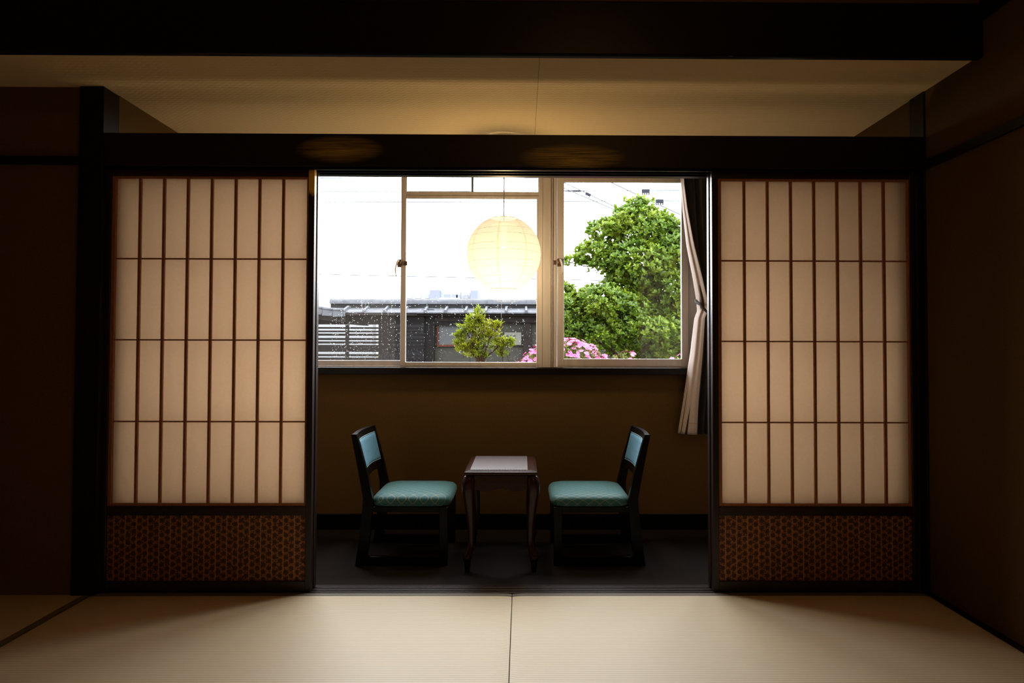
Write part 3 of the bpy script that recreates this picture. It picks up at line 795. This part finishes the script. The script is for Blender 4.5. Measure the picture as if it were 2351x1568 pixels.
def shrub():
    base = Vector((-.345, 3.0, -.5)); r = empty('garden_shrub', base)
    tag(r, 'bright yellow-green young shrub outside the middle window pane', 'shrub')
    rnd = random.Random(21); fol = MB(); st = MB(); S = .00364
    P = lambda px, py, dy=0: Vector((-.37 + (px-1097)*S, 3.0+dy, 1.386 - (py-702)*S)) - base
    tips = []
    def blob(px, py, rx, rz, n):
        for i in range(int(n*1.15)):
            a = rnd.random()*2*PI; q = math.sqrt(rnd.random())
            tips.append(P(px + rx*q*math.cos(a), py + rz*q*math.sin(a), rnd.uniform(-.5, .5)*min(rx, rz)*S*1.6))
    for a in ((1097, 720, 12, 14, 16), (1090, 738, 22, 12, 24), (1106, 742, 18, 12, 20), (1068, 762, 22, 14, 30), (1100, 764, 28, 16, 34), (1056, 776, 14, 10, 14),
              (1060, 795, 22, 14, 28), (1095, 792, 28, 14, 28), (1080, 814, 28, 12, 28), (1050, 800, 9, 10, 8),
              (1142, 748, 13, 6, 14), (1132, 765, 18, 12, 24), (1148, 790, 18, 9, 22), (1174, 789, 11, 5, 11), (1140, 800, 20, 14, 20), (1168, 792, 14, 10, 12),
              (1155, 815, 12, 8, 10), (1105, 820, 18, 6, 10)): blob(*a)
    for p in tips:
        up = Vector((rnd.gauss(0, .35), rnd.gauss(0, .35)-.15, 1))
        rosette(fol, rnd, p, up, rnd.randint(6, 9), .046, .0115, 1.15)
    for bx, tx, ty in ((1097, 1097, 712), (1100, 1068, 758), (1104, 1120, 770), (1108, 1150, 745), (1112, 1175, 778), (1095, 1058, 795)):
        e = P(tx, ty); s = Vector((((bx-1097)*S)*.4, 0, 0)); m1 = P(bx, 826); m2 = (m1+e)/2 + Vector((rnd.uniform(-.02, .02), 0, .02))
        st.tube([s, (s+m1)/2, m1, m2, e], [.012, .011, .008, .006, .003], 6)
    for i in range(40):
        p = rnd.choice(tips); q = p + Vector((rnd.uniform(-.05, .05), rnd.uniform(-.04, .04), -rnd.uniform(.06, .14)))
        st.tube([q, (p+q)/2+Vector((.005, 0, 0)), p], [.003, .0025, .002], 4)
    st.build('stems', M['twig'], r); fol.build('foliage', M['leaf_bush'], r)
shrub()

def azalea(cx, y, top, rx, rz, nfl, nlf, label, seed, ry=.35):
    base = Vector((cx, y, -.5)); r = empty('azalea_bush', base); tag(r, label, 'azalea', 'pink azaleas under the windows')
    rnd = random.Random(seed); fol = MB(); fl = MB(); st = MB(); c0 = Vector((0, 0, top-rz+.5))
    def surf(zmin=-.1):
        while True:
            d = rand_dir(rnd)
            if d.z > zmin and d.y < .5: return d
    for i in range(nlf):
        d = surf(-.3); k = rnd.uniform(.75, 1.0); p = c0 + Vector((d.x*rx, d.y*ry, d.z*rz))*k
        rosette(fol, rnd, p, d + Vector((0, 0, .5)), 5, .030, .012, 1.0)
    for i in range(nfl):
        d = surf(.05); p = c0 + Vector((d.x*rx, d.y*ry, d.z*rz))*rnd.uniform(.97, 1.06)
        ax = (d + Vector((rnd.gauss(0, .4), rnd.gauss(0, .4)-.3, .3))).normalized(); a = ax.orthogonal().normalized(); b_ = ax.cross(a); ph = rnd.random()*6
        for k in range(5):
            t = ph + k*2*PI/5; leaf(fl, p, a*math.cos(t)+b_*math.sin(t)+ax*.55, ax, .021, .021, -.06, .2)
    for k in range(14):
        d = surf(.1); e = c0 + Vector((d.x*rx, d.y*ry, d.z*rz))*.85
        st.tube([(rnd.uniform(-.05, .05), rnd.uniform(-.05, .05), 0), (e.x*.4, e.y*.4, e.z*.55), e], [.012, .008, .003], 5)
    st.build('stems', M['twig'], r); fol.build('foliage', M['leaf_azalea'], r); fl.build('blossoms', M['petal'], r)
azalea(.345, 2.62, 1.085, .42, .42, 420, 1000, 'large pink azalea in bloom seen both sides of the window mullion', 31)
azalea(.91, 3.22, 1.005, .16, .28, 26, 160, 'small pink azalea with one tall flower under the clipped tree', 32, .2)
azalea(1.36, 2.64, .984, .28, .28, 90, 220, 'pink azalea low in the right corner of the right window', 33, .2)

# roofed garden wall
def garden_wall():
    r = empty('garden_wall', (-1.0, 6.35, -.5)); tag(r, 'tile-roofed garden wall with grey plaster and dark posts across the garden', 'garden wall')
    O = Vector((-1.0, 6.35, -.5))
    def part(m, name, mat, bevel=0):
        o = m.build(name, M[mat], r, bevel=bevel); o.location = -O; return o
    XA, XB = -2.585, 3.2
    m = MB(); m.box(-1.15, XB, 6.40, 6.52, -.5, 1.55); part(m, 'plaster_panel', 'outdoor_plaster')
    m = MB(); m.box(-1.15, XB, 6.385, 6.40, 1.06, 1.066); part(m, 'panel_joint', 'outdoor_black')
    m = MB(); m.box(-1.290, -1.150, 6.34, 6.54, -.5, 1.55); part(m, 'post', 'outdoor_black', .004)
    for x in (.026, .92, 1.9): 
        m = MB(); m.box(x, x+.108, 6.36, 6.53, -.5, 1.5); part(m, 'post', 'outdoor_brown', .004)
    m = MB(); m.box(-1.15, XB, 6.34, 6.46, 1.375, 1.46); part(m, 'eave_beam', 'outdoor_brown', .004)
    m = MB(); m.box(XA+.1, XB, 6.27, 6.75, 1.462, 1.485); part(m, 'eave_board', 'outdoor_brown')
    # front and back roof slopes with raised batten tiles
    m = MB(); m.prism([(6.22, 1.490), (6.22, 1.508), (6.56, 1.600), (6.56, 1.50)], XA+.12, XB, 'x')
    m.prism([(6.56, 1.50), (6.56, 1.600), (6.90, 1.508), (6.90, 1.490)], XA+.12, XB, 'x'); part(m, 'roof_slope', 'kawara', .003)
    k = 0; x = -2.325
    while x < XB-.05:
        m = MB(); w = .040
        v = []
        for y, z in ((6.205, 1.505), (6.50, 1.586)):
            v += [(x-w/2, y, z-.004), (x-w/2+.006, y, z+.030), (x+w/2-.006, y, z+.030), (x+w/2, y, z-.004)]
        m.add(v, [(0, 1, 5, 4), (1, 2, 6, 5), (2, 3, 7, 6), (3, 2, 1, 0), (4, 5, 6, 7)]); part(m, 'batten_tile', 'kawara', .003)
        x += .2655; k += 1
    # ridge: flat course and half-round caps, each cap its own tile
    m = MB(); m.box(XA+.02, XB, 6.475, 6.645, 1.565, 1.628); part(m, 'ridge_course', 'kawara_dark', .004)
    m = MB(); m.box(XA+.01, XB, 6.455, 6.665, 1.628, 1.637); part(m, 'ridge_course', 'kawara', .002)
    x = XA
    while x < XB-.1:
        m = MB(); n = 12; v = []; R0 = .058
        for xx, rr in ((x, R0), (x+.271, R0*.93)):
            for i in range(n+1):
                a = PI*i/n; v.append((xx, 6.56 - rr*1.25*math.cos(a), 1.637 + rr*1.22*math.sin(a)))
        f = [(i, i+1, n+1+i+1, n+1+i) for i in range(n)] + [tuple(range(n, -1, -1)), tuple(range(n+1, 2*n+2))]
        m.add(v, f[:n], True); m.add(v, f[n:]); part(m, 'ridge_tile', 'kawara')
        x += .2655
    # gutter under the left eaves
    m = MB(); m.tube([(-3.4, 6.20, 1.478), (-1.36, 6.20, 1.465)], .011, 8); m.tube([(-3.4, 6.24, 1.425), (-2.35, 6.24, 1.425), (-2.335, 6.22, 1.47)], .007, 8)
    part(m, 'gutter', 'outdoor_brown')
    return r
garden_wall()
def lattice():
    r = empty('lattice_fence', (-2.4, 6.36, -.5)); tag(r, 'black slatted wooden fence left of the grey plaster wall', 'fence')
    O = Vector((-2.4, 6.36, -.5))
    edges = [1.346, 1.311, 1.288, 1.265, 1.242, 1.225, 1.196, 1.168, 1.139, 1.122, 1.093, 1.076, .984, .955, .926, .909]   # gap tops and bottoms
    slats = [(1.455, 1.346)] + [(edges[i], edges[i+1]) for i in range(1, 15, 2)] + [(.909, .5), (.46, .1), (.06, -.45)]
    for z1, z0 in slats:
        m = MB(); m.box(-4.2, -1.292, 6.30, 6.325, z0, z1); o = m.build('slat', M['outdoor_black'], r); o.location = -O
    for x in (-3.3, -2.291, -1.763):
        m = MB(); m.box(x-.021, x+.021, 6.268, 6.30, -.5, 1.455); o = m.build('post', M['outdoor_black'], r); o.location = -O
lattice()
def side_roof():
    """verge of the neighbouring roof sweeping down to the left end of the garden wall"""
    r = empty('gable_roof', (-3.3, 6.2, 1.5)); tag(r, 'curved tiled roof verge sweeping in at the left edge of the window', 'roof'); O = Vector((-3.3, 6.2, 1.5))
    path = []
    for i in range(13):
        t = i/12; path.append((-3.9 + 1.60*t, 6.12, 1.515 + .72*(1-t)**2.0 + 0.0))
    n = len(path)
    for i in range(n-1):
        a, b_ = Vector(path[i]), Vector(path[i+1]); d = (b_-a).normalized(); up = Vector((0, 0, 1)); w = Vector((0, .11, 0))
        m = MB(); h = Vector((-d.z, 0, d.x))
        v = [a-h*.085-w*.2, a+h*.0-w*.2, a+h*.0+w, a-h*.085+w, b_-h*.075-w*.2, b_+h*.006-w*.2, b_+h*.006+w, b_-h*.075+w]
        m.add(v, [(0, 1, 2, 3), (7, 6, 5, 4), (0, 4, 5, 1), (1, 5, 6, 2), (2, 6, 7, 3), (3, 7, 4, 0)])
        o = m.build('verge_tile', M['kawara'], r, bevel=.004); o.location = -O
        m = MB(); m.tube([a+h*.012-w*.15, b_+h*.012-w*.15], [.020, .018], 8); o = m.build('verge_cap', M['kawara'], r); o.location = -O
    m = MB(); v = []
    for p in path: v += [(p[0], 6.22, p[2]-.03), (p[0], 7.6, p[2]-.03), (p[0], 7.6, p[2]-.14), (p[0], 6.22, p[2]-.14)]
    f = [(i*4+k, i*4+(k+1) % 4, (i+1)*4+(k+1) % 4, (i+1)*4+k) for i in range(n-1) for k in range(4)]
    m.add(v, f); o = m.build('roof_slope', M['kawara_dark'], r); o.location = -O
    m = MB(); m.box(-3.9, -2.75, 6.14, 6.2, 1.36, 1.45); o = m.build('barge_board', M['outdoor_black'], r); o.location = -O
side_roof()
# notice board and name plate on the plaster
nb = empty('notice_board', (-.87, 6.39, 1.21)); tag(nb, 'blank grey notice board in a red-brown frame on the plaster wall', 'notice board')
m = MB(); m.box(-.228, .23, -.008, .01, -.128, .128); m.build('board', M['notice'], nb)
for xa in (-.25, .23):
    m = MB(); m.box(xa, xa+.021, -.02, .01, -.128, .128); m.build('side_frame', M['red_brown'], nb)
m = MB(); m.box(-.25, .25, -.02, .01, -.152, -.128); m.build('bottom_frame', M['red_brown'], nb)
m = MB(); m.box(-.29, .29, -.05, .01, .128, .185); m.build('hood', M['outdoor_black'], nb)
sg = empty('sign_plate', (-.112, 6.384, 1.165)); tag(sg, 'pale name plate with black characters beside the dark post', 'sign')
m = MB(); m.box(-.112, .112, -.005, .010, -.083, .083); m.build('plate', plain('plate', (.042, .043, .033), .6, var=.05), sg)
def characters(txt, x, z, size):
    cu = bpy.data.curves.new('characters', 'FONT'); cu.body = txt; cu.size = size; cu.extrude = .001; cu.align_x = 'CENTER'
    o = bpy.data.objects.new('characters', cu); COL.objects.link(o); o.parent = sg; o.location = (x, -.0062, z); o.rotation_euler = (PI/2, 0, 0)
    cu.materials.append(M['wire_dark'])
    dg = bpy.context.evaluated_depsgraph_get(); me = bpy.data.meshes.new_from_object(o.evaluated_get(dg))
    o2 = bpy.data.objects.new('characters', me); COL.objects.link(o2); o2.parent = sg; o2.location = o.location; o2.rotation_euler = o.rotation_euler
    bpy.data.objects.remove(o); o2.name = 'characters'; return o2
characters('園地天', -.030, .008, .052)
characters('四池子', -.045, -.048, .052)

# houses beyond
def house(name, loc, boxes, label, cat):
    r = empty(name, loc); tag(r, label, cat)
    for nm, mat, q in boxes:
        m = MB(); m.box(*q); m.build(nm, M[mat], r)
    return r
house('neighbour_house', (-5.2, 9.2, -.5), [('wall', 'pale_wall', (-2.2, 2.62, 0, .3, 0, 2.25))], 'pale house wall glimpsed through the gaps of the black fence', 'house')
house('dark_shed', (-1.2, 9.6, -.5), [('wall', 'dim_wall', (-1.36, 2.0, 0, .3, 0, 2.25))], 'dark shed wall behind the right half of the black fence', 'shed')
bx = [('wall', 'far_white', (-25.6, -19.8, 0, 12, 0, 14.0)), ('stair_tower', 'far_grey', (-20.1, -17.8, -.5, 12, 0, 14.75)), ('wall', 'far_blue', (-17.8, -13.4, 0, 12, 0, 14.55)),
      ('wall', 'far_white', (-13.4, -11.2, .4, 12, 0, 14.3)), ('end_wall', 'far_grey', (-11.2, -9.6, 0, 12, 0, 14.75))]
for x in (-25.2, -23.3, -21.2): bx.append(('window', 'far_blue', (x, x+1.3, -.12, .05, 12.9, 13.75)))
for x in (-16.9, -15.2): bx.append(('window', 'far_grey', (x, x+1.2, -.12, .05, 12.8, 13.8)))
for x in (-14.3, -12.6): bx.append(('window', 'far_grey', (x, x+.9, -.12, .05, 12.8, 13.7)))
bx.append(('balcony', 'far_white', (-17.8, -13.4, -.9, 0, 12.4, 13.0)))
house('apartment_building', (0, 150, -.5), bx, 'pale apartment building with blue-grey panels showing over the tiled wall', 'building')
house('apartment_building', (0, 190, -.5), [('wall', 'far_white', (-58, -40, 0, 14, 0, 17.6)), ('roof', 'far_white', (-56, -44, 1, 13, 17.6, 18.4))], 'faint white building beyond the left end of the tiled ridge', 'building')

# overhead wires
def wire(pts, label, r=.007, mat='wire', boxes=(), sleeve=None):
    a, b_ = Vector(pts[0]), Vector(pts[1]); d = (b_-a); L = d.length
    root = None; r *= 2.6; sag = .0015*L
    m = MB(); P = lambda t: a + d*t - Vector((0, 0, sag*4*t*(1-t)))
    m.tube([P(i/24) for i in range(25)], r, 5)
    o = m.build('utility_wire', M[mat]); tag(o, label, 'wire', 'overhead wires')
    dn = d.normalized()
    for t, s in boxes:
        c = P(t); m = MB()
        m.box(-.13*s, .13*s, -.04*s, .04*s, -.07*s, .05*s)
        for q in (-.105, -.035, .035, .105): m.box((q-.018)*s, (q+.018)*s, -.03*s, .03*s, -.14*s, -.07*s)
        e = m.build('closure_box', M['wire_dark'], o, bevel=.006); e.location = c; e.rotation_euler = (0, -math.asin(dn.z), 0)
    if sleeve:
        m = MB(); m.tube([P(sleeve[0]), P((sleeve[0]*3+sleeve[1])/4), P((sleeve[0]+sleeve[1]*3)/4), P(sleeve[1])], [r, r*2, r*2, r], 8); m.build('sleeve', M['wire_dark'], o)
    return o
wire([(-14, 20, 6.68), (14, 20.2, 6.86)], 'highest of the level overhead wires crossing the sky', .006)
wire([(-14, 20, 6.22), (14, 20.2, 6.46)], 'second level overhead wire, with black connector box above the tree top', .006, boxes=((.6475, 1.0),), sleeve=(.552, .575))
wire([(-14, 20, 5.86), (14, 20.2, 6.12)], 'third level overhead wire, with black connector box right of the tree top', .006, boxes=((.664, 1.0),))
wire([(-14, 20, 3.66), (14, 20, 3.17)], 'lowest overhead wire passing behind the lantern', .006)
wire([(-2.6, 19.7, 8.40), (9, 19.7, 2.90)], 'slanting overhead wire with small black connector box left of the tree', .007, boxes=((.4115, .72),))
wire([(-2.6, 19.5, 7.96), (9, 19.5, 3.05)], 'lower slanting overhead wire left of the tree top', .007)
wire([(-2.6, 19.3, 8.96), (9, 19.3, 3.58)], 'slanting overhead wire passing over the tree to the right', .008)

# ------------------------------------------------------------------ light
def room_lamp():
    r = empty('ceiling_lamp', (.354, -2.0, 2.6)); tag(r, 'dim amber ceiling lamp of the main room, above the viewer', 'ceiling lamp')
    m = MB(); m.box(-.25, .25, -.25, .25, -.03, 0); m.build('base', M['door_wood'], r, bevel=.004)
    t = NT('opal_shade'); e = t.node('ShaderNodeEmission'); e.inputs[0].default_value = (1, .50, .14, 1); e.inputs[1].default_value = AMBER
    m = MB(); m.lathe([(.17, -.03), (.19, -.06), (.18, -.12), (.12, -.16), (0, -.17)], (0, 0, 0), 32); m.build('lamp_shade', t.done(e), r)
AMBER = 8.0
room_lamp()
w = bpy.data.worlds.new('overcast_sky'); SC.world = w; w.use_nodes = True
nt = w.node_tree; bg = nt.nodes['Background']
bg.inputs[0].default_value = (.955, .975, 1.0, 1); bg.inputs[1].default_value = 16.0
def portal(x0, x1, z0, z1, y):
    L = bpy.data.lights.new('window_daylight', 'AREA'); L.shape = 'RECTANGLE'; L.size = x1-x0; L.size_y = z1-z0
    L.cycles.is_portal = True
    o = bpy.data.objects.new('window_daylight', L); COL.objects.link(o); o.location = ((x0+x1)/2, y, (z0+z1)/2); o.rotation_euler = (-PI/2, 0, 0)
portal(WX0, WX1, WZ0, WZ1, YW+.16)

# ------------------------------------------------------------------ camera
def Rm(p, y, r):
    return Matrix.Rotation(y, 3, 'Z') @ Matrix.Rotation(p, 3, 'X') @ Matrix.Rotation(r, 3, 'Y')
R3 = Rm(.025, -.0084, -.0025)
cam = bpy.data.cameras.new('camera'); co = bpy.data.objects.new('camera', cam); COL.objects.link(co)
X, Y, Z = R3.col[0], R3.col[1], R3.col[2]
mw = Matrix((( X[0], Z[0], -Y[0], 0), (X[1], Z[1], -Y[1], -2.91), (X[2], Z[2], -Y[2], 1.0068), (0, 0, 0, 1)))
co.matrix_world = mw
cam.sensor_fit = 'HORIZONTAL'; cam.sensor_width = 36; cam.lens = 1600/2351*36
cam.shift_x = (2351/2 - 1210.263)/2351; cam.shift_y = (764.895 - 784)/2351
cam.clip_start = .02; cam.clip_end = 1000
SC.camera = co

SC.view_settings.view_transform = 'Standard'; SC.view_settings.look = 'None'
SC.view_settings.gamma = 1; SC.view_settings.use_curve_mapping = False
SC.view_settings.exposure = 0.0
SC.cycles.diffuse_bounces = 6; SC.cycles.max_bounces = 16; SC.cycles.transparent_max_bounces = 16
SC.cycles.caustics_reflective = False; SC.cycles.caustics_refractive = False
SC.cycles.use_denoising = True
